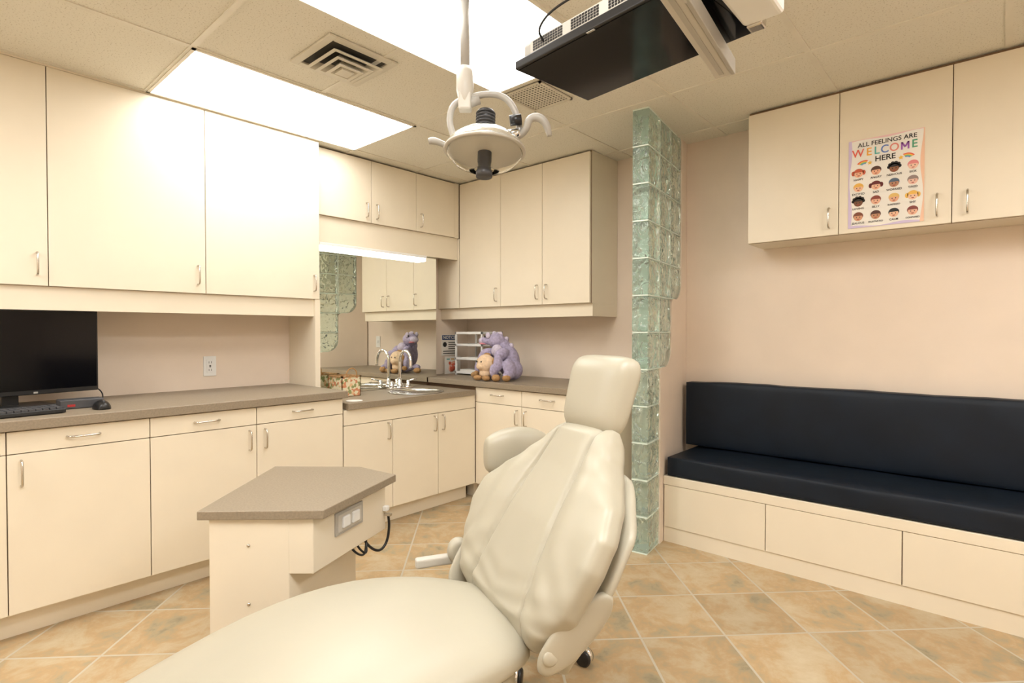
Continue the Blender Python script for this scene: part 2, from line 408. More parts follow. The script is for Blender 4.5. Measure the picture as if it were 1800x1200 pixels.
# ---------------------------------------------------------------- partition
pe=empty("glass_block_partition")
A=Vector((-1.43,2.72,0));D=Vector((-.151,.9885,0)).normalized();Nn=Vector((D.y,-D.x,0))
BS=.2033
def pt(s,d,z): return A+D*s-Nn*d+Vector((0,0,z))
def blk(c,rw,nm):
    g=.004;cc=pt((c+.5)*BS,.05,(rw+.5)*BS)
    obox(nm,cc,(BS/2-g,.048,BS/2-g),D,Nn,'gblock',pe,.010)
for rw in range(12):
    blk(0,rw,"block")
    if rw>=5: blk(1,rw,"block")
    if rw>=7: blk(2,rw,"block")
def mort(s0,s1,z0,z1):
    c=pt((s0+s1)/2,.05,(z0+z1)/2);obox("mortar",c,((s1-s0)/2,.045,(z1-z0)/2),D,Nn,'mortar',pe)
for rw in range(0,13):
    w=1 if rw<5 else (2 if rw<7 else 3)
    z=min(max(rw*BS,.004),ZC-.004); mort(.003,w*BS,z-.0036,z+.0036)
mort(BS-.0036,BS+.0036,5*BS,ZC-.002);mort(2*BS-.0036,2*BS+.0036,7*BS,ZC-.002)
prof=[(.726,ZC),(.612,ZC)]
def arc(cx_,cz,rr,a0,a1,n=10):
    return [(cx_+rr*math.cos(math.radians(a0+(a1-a0)*i/n)),cz+rr*math.sin(math.radians(a0+(a1-a0)*i/n))) for i in range(n+1)]
prof+=arc(.487,1.546,.123,0,-90)
prof+=arc(.446,1.383,.04,90,180,5)
prof+=arc(.283,1.14,.123,0,-90)
prof+=arc(.243,.977,.04,90,180,5)
prof+=[(.203,0.0),(.726,0.0)]
n=len(prof);V=[pt(s,-.002,z) for s,z in prof]+[pt(s,.102,z) for s,z in prof]
F=[tuple(range(n)),tuple(range(n,2*n))]+[(i,(i+1)%n,n+(i+1)%n,n+i) for i in range(n)]
meshobj("drywall",V,F,'wall',pe)
# ---------------------------------------------------------------- bench
be=empty("storage_bench")
x0,x1=-1.465,1.598
meshobj("base",[( -1.470,2.998,.09),(x1,2.998,.09),(x1,3.438,.09),(-1.53,3.438,.09),(-1.470,2.998,.35),(x1,2.998,.35),(x1,3.438,.35),(-1.53,3.438,.35)],[(0,1,2,3),(4,5,6,7),(0,1,5,4),(1,2,6,5),(2,3,7,6),(3,0,4,7)],'cab',be)
box("seam_edge",x0+.002,x1,2.994,2.998,.085,.335,'seam',be)
box("plinth",x0,x1,2.985,3.02,0,.09,'cab',be)
box("ledge",x0,x1,2.975,3.438,.335,.385,'cab',be,.003)
sm=[-1.463,-.90,-.32,.26,.84,1.42]
for a0,a1 in zip(sm,sm[1:]): box("drawer",a0+.002,a1-.002,2.978,2.994,.09,.333,'cab',be,.0015)
def cushion(nm,x0,x1,y0,y1,z0,z1,parent,wr=0,pf=.010):
    bm=bmesh.new();bmesh.ops.create_cube(bm,size=1)
    bmesh.ops.subdivide_edges(bm,edges=bm.edges[:],cuts=31,use_grid_fill=True)
    for v in bm.verts:
        c=[v.co.x*2,v.co.y*2,v.co.z*2]
        fy=math.sqrt(max(0,1-abs(c[1])**4));fz=math.sqrt(max(0,1-abs(c[2])**4));fx=1-abs(c[0])**14
        puff=pf*fx+.002*math.sin(c[0]*17+c[2]*2)*wr+.0012*math.sin(c[0]*41+c[2]*5)*wr
        X=(x0+x1)/2+(x1-x0)/2*c[0]
        Y=(y0+y1)/2+(y1-y0)/2*c[1]+ (c[1]*puff*fz)
        Z=(z0+z1)/2+(z1-z0)/2*c[2]+ (max(c[2],-.2)*puff*fy)
        v.co=(X,Y,Z)
    me=bpy.data.meshes.new(nm);bm.to_mesh(me);bm.free();me.materials.append(M['navy'])
    for p in me.polygons:p.use_smooth=True
    o=bpy.data.objects.new(nm,me);link(o,parent)
    md=o.modifiers.new("b","BEVEL");md.width=.010;md.segments=3;md.limit_method='ANGLE';md.angle_limit=math.radians(50)
    return o
ce=empty("bench_seat_cushion")
cushion("pad",-1.445,1.58,2.985,3.42,.389,.495,ce,1)
ce=empty("bench_back_cushion")
cushion("pad",-1.49,1.58,3.335,3.42,.512,.905,ce,1)
# ---------------------------------------------------------------- counter things
e=empty("computer_monitor")
mc=Vector((-3.30,.345,1.13));ay=Vector((-.20,.98,0)).normalized();ax=Vector((0,0,1));nn=ay.cross(ax)
fn=Vector((ay.y,-ay.x,0))
obox("bezel",mc,(.195,.33,.014),ax,ay,'black',e,.004)
obox("screen",mc+fn*.0145+Vector((0,0,.006)),(.180,.322,.001),ax,ay,'blackg',e)
obox("maker_mark",mc+fn*.0155-Vector((0,0,.186))+ay*.08,(.004,.008,.0006),ax,ay,'grey',e)
obox("back_bulge",mc-fn*.03,(.11,.17,.02),ax,ay,'black',e,.01)
obox("neck",mc-fn*.03-Vector((0,0,.16)),(.088,.03,.012),ax,ay,'black',e,.004)
obox("foot",(mc.x+.0,mc.y,.885),(.007,.14,.10),ax,ay,'black',e,.005)
e=empty("keyboard")
kc=Vector((-3.02,.25,.888));ka=Vector((-.12,1,0)).normalized()
kn=Vector((ka.y,-ka.x,0))
obox("case",kc,(.009,.225,.075),(0,0,1),ka,'black',e,.004)
V=[];F=[]
for i in range(5):
    for j in range(19):
        c=kc+kn*(.055-i*.0275)+ka*(-.205+j*.0228)+Vector((0,0,.013))
        n=len(V);V+=[c+ka*a*.0095+kn*b_*.0115+Vector((0,0,z)) for a in(-1,1) for b_ in(-1,1) for z in(-.005,.003)]
        F+=[tuple(q+n for q in f) for f in BF]
meshobj("keys",V,F,'dgrey',e,bevel=.001)
e=empty("computer_mouse")
secs=[]
mo=Vector((-3.02,.615,.8775))
for i in range(13):
    t=i/12;w=.034*math.sin(PI*(.08+.84*t))**.5;h=.040*math.sin(PI*(.1+.75*t))**.7
    secs.append([mo+Vector((-.058+.116*t,w*math.cos(2*PI*k/24),h*max(0,math.sin(2*PI*k/24)))) for k in range(24)])
loft("body",secs,'black',e)
tube("wheel",[(-2.98,.612,.911),(-2.98,.618,.911)],.008,'dgrey',e)
e=empty("media_player_box")
obox("case",(-3.14,.56,.898),(.02,.08,.045),(0,0,1),(0,1,0),'dgrey',e,.004)
obox("red_badge",(-3.094,.52,.893),(.005,.014,.001),(0,0,1),(0,1,0),'red',e)
tube("cable",[(-3.18,.62,.89),(-3.30,.68,.884),(-3.38,.69,.93),(-3.42,.64,.96)],.003,'black',e,smoothpath=2)
e=empty("wall_outlet")
box("plate",XL+.0005,XL+.007,1.237,1.309,.955,1.075,'white',e,.002)
box("receptacle_body",XL+.007,XL+.010,1.255,1.291,.975,1.055,'white',e,.001)
boxes("slots",[(XL+.0101,XL+.0106,y-.0012,y+.0012,z-.006,z+.006) for y in(1.266,1.280) for z in(.992,1.038)]+[(XL+.0101,XL+.0106,1.268,1.278,z-.004,z+.002) for z in(1.012,1.019)],'dark',e)
e=empty("light_switch")
box("plate",-1.86,-1.79,YB-.007,YB-.0005,1.06,1.18,'white',e,.002)
box("toggle",-1.83,-1.82,YB-.014,YB-.007,1.11,1.135,'white',e,.001)
e=empty("fabric_storage_basket")
bm_=mat("floral_fabric",(.5,.4,.2),.85)
nt=bm_.node_tree;N=nt.nodes;v=N.new("ShaderNodeTexVoronoi");v.inputs["Scale"].default_value=60;tc=N.new("ShaderNodeTexCoord")
nt.links.new(tc.outputs["Object"],v.inputs["Vector"]);rp=N.new("ShaderNodeValToRGB");rp.color_ramp.interpolation='CONSTANT'
rp.color_ramp.elements[0].color=(.74,.66,.46,1);rp.color_ramp.elements[1].position=.84;rp.color_ramp.elements[1].color=(.60,.24,.12,1)
q=rp.color_ramp.elements.new(.50);q.color=(.28,.30,.12,1);q=rp.color_ramp.elements.new(.68);q.color=(.72,.48,.26,1)
sp=N.new("ShaderNodeSeparateColor");nt.links.new(v.outputs["Color"],sp.inputs[0]);nt.links.new(sp.outputs[0],rp.inputs["Fac"])
nt.links.new(rp.outputs["Color"],N["Principled BSDF"].inputs["Base Color"]);M['floral']=bm_
bx,by=-3.26,1.985
w=.085
boxes("body",[(bx-w,bx+w,by-.07,by-.062,.8015,.93),(bx-w,bx+w,by+.062,by+.07,.8015,.93),(bx-w,bx-w+.008,by-.07,by+.07,.8015,.93),(bx+w-.008,bx+w,by-.07,by+.07,.8015,.93),(bx-w,bx+w,by-.07,by+.07,.801,.808)],'floral',e,.002)
boxes("rim",[(bx-w-.003,bx+w+.003,by-.073,by-.060,.927,.935),(bx-w-.003,bx+w+.003,by+.060,by+.073,.927,.935),(bx-w-.003,bx-w+.01,by-.073,by+.073,.927,.935),(bx+w-.01,bx+w+.003,by-.073,by+.073,.927,.935)],'brown',e)
tube("handle",[(bx+w,by-.04,.93),(bx+w+.004,by-.035,.97),(bx+w+.004,by,.99),(bx+w+.004,by+.035,.97),(bx+w,by+.04,.93)],.004,'brown',e,smoothpath=2)
e=empty("paper_coaster")
lathe("disc",[(.001,0),(.05,0),(.05,.002),(.001,.002)],(-2.96,1.87,.8008),'paper',e)
e=empty("white_tiered_tray")
l=[];X0,X1,Y0,Y1=-3.45,-3.13,3.15,3.40
for z in(.875,.99,1.105,1.205):
    l+=[(X0,X1,Y0,Y0+.006,z,z+.02),(X0,X1,Y1-.006,Y1,z,z+.02),(X0,X0+.006,Y0,Y1,z,z+.02),(X1-.006,X1,Y0,Y1,z,z+.02)]
    if z<1.2: l.append((X0,X1,Y0,Y1,z,z+.004))
for x in(X0,X1-.014):
    for y in(Y0,Y1-.014): l.append((x,x+.014,y,y+.014,.8645,1.225))
boxes("frame",l,'white',e,.0015)
boxes("contents",[(X0+.03,X1-.05,Y0+.03,Y1-.03,.88,.91),(X0+.05,X1-.03,Y0+.03,Y1-.03,.995,1.012)],'paper',e)
RX=(PI/2,0,PI/2)
e=empty("notice_sign")
bl=colmat("sign_blue",(.02,.045,.14));blk_=colmat("ink_black",(.015,.015,.015))
yc=3.215
box("board",XL+.0005,XL+.004,yc-.085,yc+.085,1.02,1.20,'paper',e)
box("header",XL+.004,XL+.005,yc-.08,yc+.08,1.155,1.195,bl,e)
text("header_text","NOTICE",(XL+.0055,yc,1.175),.038,'paper',e,RX,.0006)
for i in range(4):
    box("text_line",XL+.004,XL+.0046,yc-.01,yc+.075,1.128-i*.018,1.135-i*.018,blk_,e)
lathe("pictogram",[(.001,0),(.022,0),(.022,.001),(.001,.001)],(XL+.004,yc-.05,1.115),blk_,e,axis=(1,0,0),n=20)
for i in range(2): box("text_line",XL+.004,XL+.0046,yc-.07,yc+.075,1.035+i*.018,1.042+i*.018,blk_,e)
e=empty("picture_card")
box("card",-3.555,-3.550,yc-.09,yc+.09,.8645,1.012,'paper',e)
box("stand",-3.59,-3.555,yc-.01,yc+.01,.8645,.95,'paper',e)
rd=colmat("card_red",(.70,.14,.08));pk=colmat("card_pink",(.80,.42,.30))
lathe("face",[(.001,0),(.055,0),(.055,.001),(.001,.001)],(-3.55,yc,.925),pk,e,axis=(1,0,0),ys=.7)
lathe("face",[(.001,0),(.04,0),(.04,.001),(.001,.001)],(-3.549,yc,.92),rd,e,axis=(1,0,0),ys=.7)
for s in(-1,1):
    lathe("ear",[(.001,0),(.014,0),(.014,.001),(.001,.001)],(-3.549,yc+s*.035,.955),rd,e,axis=(1,0,0),n=16)
    lathe("eye",[(.001,0),(.005,0),(.005,.001),(.001,.001)],(-3.548,yc+s*.015,.93),'white',e,axis=(1,0,0),n=12)
for i in range(3): box("strip",-3.55,-3.5492,yc-.07+i*.05,yc-.035+i*.05,.985,.995,colmat("card_teal%d"%i,[(.1,.4,.4),(.7,.4,.1),(.4,.2,.4)][i]),e)
# plush animal holding baby
e=empty("plush_toy")
ox,oy,oz=-2.84,3.05,.866
def E(x,y,z,rx,ry,rz,a=0,b_=0,c=0): return ((ox+x,oy+y,oz+z),(rx,ry,rz),(a,b_,c))
ellipsoids("body",[E(.05,.04,.14,.092,.085,.125,0,-.25,0),E(.005,.03,.235,.066,.062,.07),E(-.035,.0,.292,.074,.066,.056),E(-.105,-.03,.292,.055,.045,.032,0,.1,0),
 E(.13,.01,.075,.070,.072,.075),E(.155,-.06,.09,.040,.06,.075,0,-.3,0),E(.175,-.10,.040,.036,.06,.032,0,0,.3),E(-.06,-.06,.04,.10,.044,.036,0,.1,.25),
 E(-.060,-.05,.20,.034,.07,.036,0,0,-.5),E(-.105,-.09,.15,.028,.034,.06,0,.2,0),E(-.12,-.11,.09,.026,.03,.05),
 E(.075,-.06,.19,.038,.07,.045,.5,0,-.2),E(.095,-.12,.13,.034,.036,.065),E(.085,-.155,.075,.030,.034,.05),
 E(-.155,-.03,.05,.058,.032,.028,0,.0,.3)],'purple',e,.005)
sp_=[]
for x,y,z in((-.055,.0,.345),(-.01,.02,.342),(.035,.04,.305),(.075,.05,.255)):
    sp_.append(E(x,y,z,.022,.016,.018,0,.6,0))
sp_+= [E(-.065,-.060,.330,.024,.014,.026,0,-.3,0),E(-.065,.045,.335,.020,.014,.024)]
ellipsoids("crest",sp_,'lilac',e,.004)
ellipsoids("muzzle",[E(-.138,-.038,.290,.034,.040,.028),E(.02,-.05,.215,.05,.04,.05)],'lilac',e,.004)
ellipsoids("mouth",[E(-.125,-.050,.268,.036,.030,.008,0,.1,0)],'pinkp',e,.004)
ellipsoids("eyes",[E(-.092,-.068,.322,.008,.006,.009)],'black',e,.002)
ellipsoids("baby_head",[E(-.02,-.13,.122,.078,.060,.070),E(-.02,-.13,.050,.054,.046,.036),E(-.035,-.180,.104,.034,.018,.024)],'peach',e,.005)
ellipsoids("baby_hair",[E(-.025,-.11,.186,.030,.026,.016),E(-.100,-.13,.135,.012,.014,.024),E(.058,-.13,.14,.012,.014,.024)],'brown',e,.004)
ellipsoids("feet",[E(-.050,-.185,.020,.038,.028,.020),E(.035,-.185,.020,.036,.026,.020),E(.125,-.175,.026,.034,.030,.026),E(.190,-.135,.026,.030,.032,.026),E(-.205,-.06,.026,.040,.028,.024),E(-.12,-.13,.045,.022,.022,.022)],'brown',e,.004)
ellipsoids("baby_eyes",[E(-.058,-.186,.138,.006,.004,.008),E(-.012,-.188,.138,.006,.004,.008)],'black',e,.002)
# ---------------------------------------------------------------- poster
e=empty("feelings_poster")
px0,px1,pz0,pz1=-.577,-.273,1.735,2.165;py=3.1685
W=px1-px0;Hh=pz1-pz0
box("sheet",px0,px1,py-.001,py,pz0,pz1,'paper',e)
def disc(nm,x,z,rx,rz,mt,dy,n=20,a0=0,a1=2*PI):
    V=[(x,py-dy,z)]+[(x+rx*math.cos(a0+(a1-a0)*k/n),py-dy,z+rz*math.sin(a0+(a1-a0)*k/n)) for k in range(n+1)]
    return meshobj(nm,V,[(0,k,k+1) for k in range(1,n+1)],mt,e)
past=[colmat("pastel%d"%i,c) for i,c in enumerate([(.62,.52,.72),(.85,.55,.38),(.40,.62,.55),(.82,.55,.55)])]
def wave(nm,side,mt,ph):
    V=[];F=[];n=30
    for i in range(n+1):
        t=i/n;w=.010+.006*math.sin(t*9+ph)
        if side=='L':V+=[(px0,py-.0014,pz0+Hh*t),(px0+w,py-.0014,pz0+Hh*t)]
        if side=='R':V+=[(px1,py-.0014,pz0+Hh*t),(px1-w,py-.0014,pz0+Hh*t)]
        if side=='B':V+=[(px0+W*t,py-.0013,pz0),(px0+W*t,py-.0013,pz0+w*.8)]
        if side=='T':V+=[(px0+W*t,py-.0013,pz1),(px0+W*t,py-.0013,pz1-w*.6)]
    for i in range(n):F.append((2*i,2*i+1,2*i+3,2*i+2))
    meshobj(nm,V,F,mt,e)
wave("border_l",'L',past[0],0);wave("border_r",'R',past[1],2);wave("border_b",'B',past[0],1);wave("border_t",'T',past[3],3)
cxp=(px0+px1)/2
text("title_a","ALL FEELINGS ARE",(cxp+.005,py-.0018,pz1-.028),.029,blk_,e,bold=.0004)
cols=[(.75,.12,.08),(.85,.40,.05),(.1,.42,.38),(.12,.2,.5),(.75,.25,.2),(.35,.12,.45),(.08,.35,.2)]
wx=[-.112,-.066,-.034,-.002,.036,.078,.114]
zt_=pz1-.067
for i,chh in enumerate("WELCOME"):
    if chh=='M':
        # drawn letter M: two uprights and a centre V
        hx,hz,st=.0165,.0175,.0072
        X=cxp+wx[i];Z=zt_;yy=py-.0018
        polys=[[(-hx,-hz),(-hx+st,-hz),(-hx+st,hz),(-hx,hz)],[(hx-st,-hz),(hx,-hz),(hx,hz),(hx-st,hz)],
               [(-hx,hz),(-hx+st,hz),(st*.35,-hz*.15),(-st*.35,-hz*.55)],[(hx,hz),(hx-st,hz),(-st*.35,-hz*.15),(st*.35,-hz*.55)]]
        V=[];F=[]
        for pg in polys:
            n=len(V);V+=[(X+a,yy,Z+b_) for a,b_ in pg];F.append(tuple(range(n,n+4)))
        meshobj("title_b_5",V,F,colmat("wl%d"%i,cols[i]),e)
    else:
        text("title_b_%d"%i,chh,(cxp+wx[i],py-.0018,zt_),.052,colmat("wl%d"%i,cols[i]),e,bold=.0007,sx=.92)
text("title_c","HERE",(cxp,py-.0018,pz1-.107),.036,blk_,e,bold=.0006)
for s in(-1,1):
    for k,c in enumerate([(.75,.1,.06),(.85,.45,.05),(.2,.5,.2),(.15,.3,.6)]):
        bx_=cxp+s*.085
        V=[];n=12;r0=.034-.006*k;r1=r0-.006
        for j in range(n+1):
            a=PI*.15+PI*.5*j/n
            if s<0:a=PI-a
            V+=[(bx_+r0*math.cos(a),py-.0016,pz1-.130+r0*math.sin(a)*.8),(bx_+r1*math.cos(a),py-.0016,pz1-.130+r1*math.sin(a)*.8)]
        meshobj("rainbow",V,[(2*j,2*j+1,2*j+3,2*j+2) for j in range(n)],colmat("rb%d"%k,c),e)
    V=[(cxp+s*.062,py-.002,pz1-.120)];
    for k in range(11):
        rr=.011 if k%2==0 else .005;a=PI/2+k*PI/5;V.append((V[0][0]+rr*math.cos(a),py-.002,V[0][2]+rr*math.sin(a)))
    meshobj("star",V,[(0,k,k+1) for k in range(1,11)],colmat("star",(.85,.5,.05)),e)
labels=["HAPPY","ANGRY","NERVOUS","SICK","EXCITED","SAD","WORRIED","TIRED","LOVING","SILLY","SURPRISED","SHY","JEALOUS","FRUSTRATED","CALM","CONFUSED"]
hair=[(.55,.10,.04),(.08,.03,.015),(.012,.01,.01),(.75,.25,.25),(.80,.45,.08),(.15,.02,.02),(.10,.14,.2),(.3,.22,.2),(.02,.015,.01),(.25,.05,.03),(.75,.5,.15),(.85,.5,.1),(.2,.06,.03),(.08,.03,.02),(.02,.02,.02),(.25,.06,.05)]
skin=[(.85,.45,.28),(.80,.42,.26),(.25,.10,.04),(.85,.55,.42),(.85,.5,.32),(.82,.48,.32),(.45,.22,.12),(.8,.5,.4),(.18,.07,.03),(.8,.45,.3),(.75,.4,.25),(.85,.55,.38),(.6,.3,.17),(.5,.25,.13),(.82,.5,.33),(.8,.46,.32)]
for i,lb in enumerate(labels):
    c=i%4;rw=i//4
    x=px0+.043+c*.0727;z=pz1-.165-rw*.071
    hm=colmat("hair%d"%i,hair[i]);sk=colmat("skin%d"%i,skin[i])
    disc("hair",x,z+.006,.0215,.019,hm,.0015)
    if i in(0,5,11):
        disc("hair_l",x-.022,z+.004,.008,.012,hm,.0015,12);disc("hair_r",x+.022,z+.004,.008,.012,hm,.0015,12)
    if i in(2,8):
        for k in range(6):disc("curl",x+.021*math.cos(k*PI/5),z+.008+.018*math.sin(k*PI/5),.008,.008,hm,.0015,10)
    disc("face",x,z-.001,.0185,.017,sk,.0018)
    disc("fringe",x,z+.007,.0185,.010,hm,.0021,12,0,PI)
    for s in(-1,1):disc("eye",x+s*.007,z,.0022,.0026,blk_,.0023,8)
    disc("mouth",x,z-.008,.006,.004,colmat("mouthc",(.35,.05,.04)),.0023,8,PI,2*PI)
    text("label",lb,(x,py-.0018,z-.029),.0135 if len(lb)<8 else .0103,blk_,e,bold=.0002)
# ---------------------------------------------------------------- dental chair
ch=empty("dental_chair")
O=Vector((-1.02,1.08,0));H=Vector((.466,.885,0)).normalized();L=Vector((H.y,-H.x,0))
def C(p,q,z): return O+H*p+L*q+Vector((0,0,z))
NS=72
tab=[(.05,.15,.455,.05),(.02,.18,.47,.08),(-.04,.215,.483,.10),(-.12,.255,.497,.12),(-.22,.295,.503,.125),(-.35,.33,.502,.13),(-.5,.338,.482,.13),(-.65,.328,.443,.12),(-.8,.305,.39,.12),(-.93,.27,.34,.11),(-1.03,.22,.305,.10),(-1.09,.15,.285,.07),(-1.11,.08,.275,.04)]
secs=[]
for p,hw,zt,th in tab:
    s=[]
    for k in range(NS):
        a=2*PI*k/NS
        q=hw*spw(math.cos(a),.62);zz=zt-th/2+th/2*spw(math.sin(a),.62 if math.sin(a)<0 else .8)
        if math.sin(a)>0: zz+=.012*(1-(q/hw)**2)
        s.append(C(p,q,zz))
    secs.append(s)
loft("seat_cushion",secs,'vinyl',ch,1)
secs=[]
for p,hw,zt,th in tab[1:-2]:
    secs.append([C(p,hw*.86*spw(math.cos(2*PI*k/32),.5),zt-th-.025+.045*spw(math.sin(2*PI*k/32),.5)) for k in range(32)])
loft("seat_shell",secs,'shell',ch,1)
# backrest
NV=Vector((-.868,.496))
hwT=[(-.02,.19),(0,.205),(.08,.250),(.22,.295),(.42,.325),(.54,.320),(.66,.275),(.77,.210),(.87,.158),(.96,.125),(1.02,.105)]
pT=[(0,.03),(.25,.085),(.5,.155),(.75,.235),(1,.30)]
zT=[(0,.445),(.25,.56),(.5,.69),(.75,.815),(1,.935)]
TW=.12
def lin(tab,t):
    if t<=tab[0][0]:
        (a,va),(b_,vb)=tab[0],tab[1];return va+(vb-va)*(t-a)/(b_-a)
    for (a,va),(b_,vb) in zip(tab,tab[1:]):
        if t<=b_:return va+(vb-va)*(t-a)/(b_-a)
    (a,va),(b_,vb)=tab[-2],tab[-1];return va+(vb-va)*(t-a)/(b_-a)
secs=[]
NT=110
for i in range(NT+1):
    t=-.02+1.04*i/NT
    hw=interp(hwT,t);cp=lin(pT,t);cz=lin(zT,t)
    endf=min(1,((t+.03)/.10))**.5*min(1,(1.03-t)/.08)**.5
    th=.060*endf+.006
    qs=.082+.070*(1-t)
    s=[]
    for k in range(260):
        a=2*PI*k/260
        q=hw*spw(math.cos(a),.78);nf=th*spw(math.sin(a),.7)
        if math.sin(a)>0:
            aq=abs(q)
            nf-=.012*math.exp(-((aq-qs)/.0045)**2)*endf
            nf-=.005*math.exp(-((aq-qs)/.016)**2)*endf
            nf+=.013*math.exp(-((aq-(qs+.065))/.045)**2)*endf*min(1,(1-t)*3)
            nf+=.004*math.exp(-((aq)/.06)**2)*endf
            fold=math.sin(t*58-aq*34+1.5*math.sin(t*9))
            nf+=.0024*fold*max(0,1-t*2.8)*endf
            if aq>qs: nf+=.0020*math.sin(t*34+aq*60)*endf*math.exp(-((t-.22)/.18)**2)
        nf+=.055*(abs(q)/.33)**2.5
        s.append(C(cp+NV.x*nf+TW*q,q,cz+NV.y*nf))
    secs.append(s)
loft("backrest_cushion",secs,'vinyl',ch,0)
secs=[]
for i in range(21):
    t=-.14+1.00*i/20
    hw=interp([(-.14,.17),(-.05,.23),(.1,.27),(.4,.30),(.6,.290),(.74,.21),(.88,.14)],t);cp=lin(pT,t);cz=lin(zT,t)
    if t<0: cp=.03+.02*(-t)/.22;cz=.445+t*.42
    th=.030*min(1,(i+.4)/3)**.5*min(1,(20.4-i)/3)**.5
    s=[]
    for k in range(48):
        a=2*PI*k/48;q=hw*spw(math.cos(a),.7);nf=-.064+th*spw(math.sin(a),.7)+.045*(abs(q)/.33)**2.5
        s.append(C(cp+NV.x*nf+TW*q,q,cz+NV.y*nf))
    secs.append(s)
loft("backrest_shell",secs,'shell',ch,1)
for sg in(-1,1):
    secs=[]
    for i in range(13):
        t=i/12;pp=.0+.15*t+(.03 if sg>0 else -.06);zz=.42+.19*t
        rr=(.026+.020*math.sin(PI*min(1,t*1.0)))*min(1,(i+.3)/2)**.5*min(1,(12.3-i)/2)**.5
        s=[]
        for k in range(24):
            a=2*PI*k/24;s.append(C(pp-rr*spw(math.cos(a),.8),sg*(.240+.050*t)+.014*spw(math.sin(a),.8),zz+rr*.55*spw(math.cos(a),.8)))
        secs.append(s)
    loft("hinge_plate",secs,'shell',ch,1)
    c=C(.045 if sg>0 else -.03,sg*.262,.468)
    lathe("hinge_cap",[(.020,0),(.020,.004),(.015,.007),(.001,.008)],c-L*sg*.004,'shell',ch,axis=L*sg,n=30)
# far armrest
secs=[]
for i in range(17):
    t=i/16;p=.33-.24*t
    hh=.090*math.sin(PI*(.07+.86*t))**.4;ww=.05*math.sin(PI*(.07+.86*t))**.4
    s=[]
    for k in range(28):
        a=2*PI*k/28;s.append(C(p,-.385+ww*spw(math.cos(a),.75),.800+hh*spw(math.sin(a),.75)))
    secs.append(s)
loft("armrest_pad",secs,'vinyl',ch,1)
tube("armrest_support",[C(.22,-.38,.74),C(.18,-.37,.62),C(.10,-.34,.52),C(.0,-.325,.475)],[.022,.024,.03,.026],'shell',ch,n=16,smoothpath=2)
secs=[]
for i in range(9):
    t=i/8;rr=.036*math.sin(PI*(.12+.76*t))**.4
    secs.append([C(-.02+rr*math.cos(2*PI*k/20),-.300-.05*t,.51+rr*1.2*math.sin(2*PI*k/20)) for k in range(20)])
loft("armrest_pivot",secs,'shell',ch,1)
obox("armrest_bracket",C(-.09,-.335,.482),(.068,.014,.016),H,L,'lgrey',ch,.008)
# headrest
secs=[]
hc_p,hc_z=.322,1.038
tv=Vector((.26,.965));nv=Vector((-.965,.26))
for i in range(25):
    t=-1+2*i/24
    w=(.094+.020*(t+1)/2)*(1-abs(t)**6*.22);th=.058*(1-abs(t)**5*.62)
    if i in(0,24): w*=.86;th*=.5
    s=[]
    for k in range(64):
        a=2*PI*k/64;q=w*1.08*spw(math.cos(a),.62);nf=th*spw(math.sin(a),.70)
        if math.sin(a)<0: nf*=.8
        s.append(C(hc_p+tv.x*t*.118+nv.x*nf+TW*1.6*q,q,hc_z+tv.y*t*.118+nv.y*nf))
    secs.append(s)
loft("headrest",secs,'vinyl',ch,1)
tube("headrest_bar",[C(.38,0,1.0),C(.36,0,.92),C(.31,0,.84)],.018,'chrome',ch)
box_pts=[C(p,q,0) for p,q in((-.75,-.17),(-.15,-.2),(.05,-.16),(.05,.16),(-.15,.2),(-.75,.17))]
prism("base_plate",[(v.x,v.y) for v in box_pts],.0005,.06,'shell',ch,.015)
obox("lift_column",C(-.33,0,.20),(.15,.11,.15),H,L,'shell',ch,.03)
# ---------------------------------------------------------------- stool behind chair
e=empty("rolling_stool")
sc_=Vector((-1.36,1.62,0))
lathe("seat",[(.001,.46),(.13,.46),(.16,.445),(.17,.42),(.16,.395),(.12,.385),(.001,.385)],sc_,'vinyl',e)
tube("column",[sc_+Vector((0,0,.09)),sc_+Vector((0,0,.385))],.022,'chromep',e)
for k in range(5):
    a=math.radians(12)+2*PI*k/5;d=Vector((math.cos(a),math.sin(a),0));q=sc_+d*.235
    tube("leg",[sc_+Vector((0,0,.11)),q+Vector((0,0,.085))],[.022,.014],'black',e)
    tube("stem",[q+Vector((0,0,.05)),q+Vector((0,0,.095))],.007,'chromep',e)
    s=Vector((-d.y,d.x,0))
    for sg in(-1,1):
        lathe("castor_wheel",[(.006,0),(.026,.001),(.0295,.004),(.0295,.014),(.024,.018),(.001,.019)],q+Vector((0,0,.030))+s*sg*.004,'black',e,axis=s*sg,n=24)
    lathe("castor_hood",[(.031,-.010),(.032,0),(.031,.010)],q+Vector((0,0,.034)),'chromep',e,axis=s,n=24)
# ---------------------------------------------------------------- delivery cart
e=empty("delivery_cabinet")
top=[(-1.999,.662),(-1.695,.95),(-1.897,1.396),(-2.13,1.372),(-2.42,1.124)]
prism("countertop",top,.592,.622,'counter',e,.003)
pA=Vector((-1.985,.695));pB=Vector((-1.795,.88))
body=[tuple(pA),tuple(pB),(-1.99,1.26),(-2.13,1.34),(-2.39,1.12)]
prism("cabinet_body",body,.001,.592,'cab',e,.003)
bd=(pB-pA).normalized();bn=Vector((bd.y,-bd.x))
for u_,z_ in((.13,.50),(.13,.30)):
    c=pA+bd*u_;lathe("screw",[(.006,0),(.005,.003),(.001,.004)],(c.x,c.y,z_),'chrome',e,axis=(bn.x,bn.y,0),n=12)
box2=[(-1.825,.855),(-1.735,.935),(-1.915,1.355),(-2.01,1.31)]
prism("control_box",box2,.40,.591,'cab',e,.003)
c0=Vector((-1.735,.935));c1=Vector((-1.915,1.355));cd=(c1-c0).normalized();cn=Vector((cd.y,-cd.x))
def on(u_,z_,d_): q=c0+cd*u_+cn*d_;return (q.x,q.y,z_)
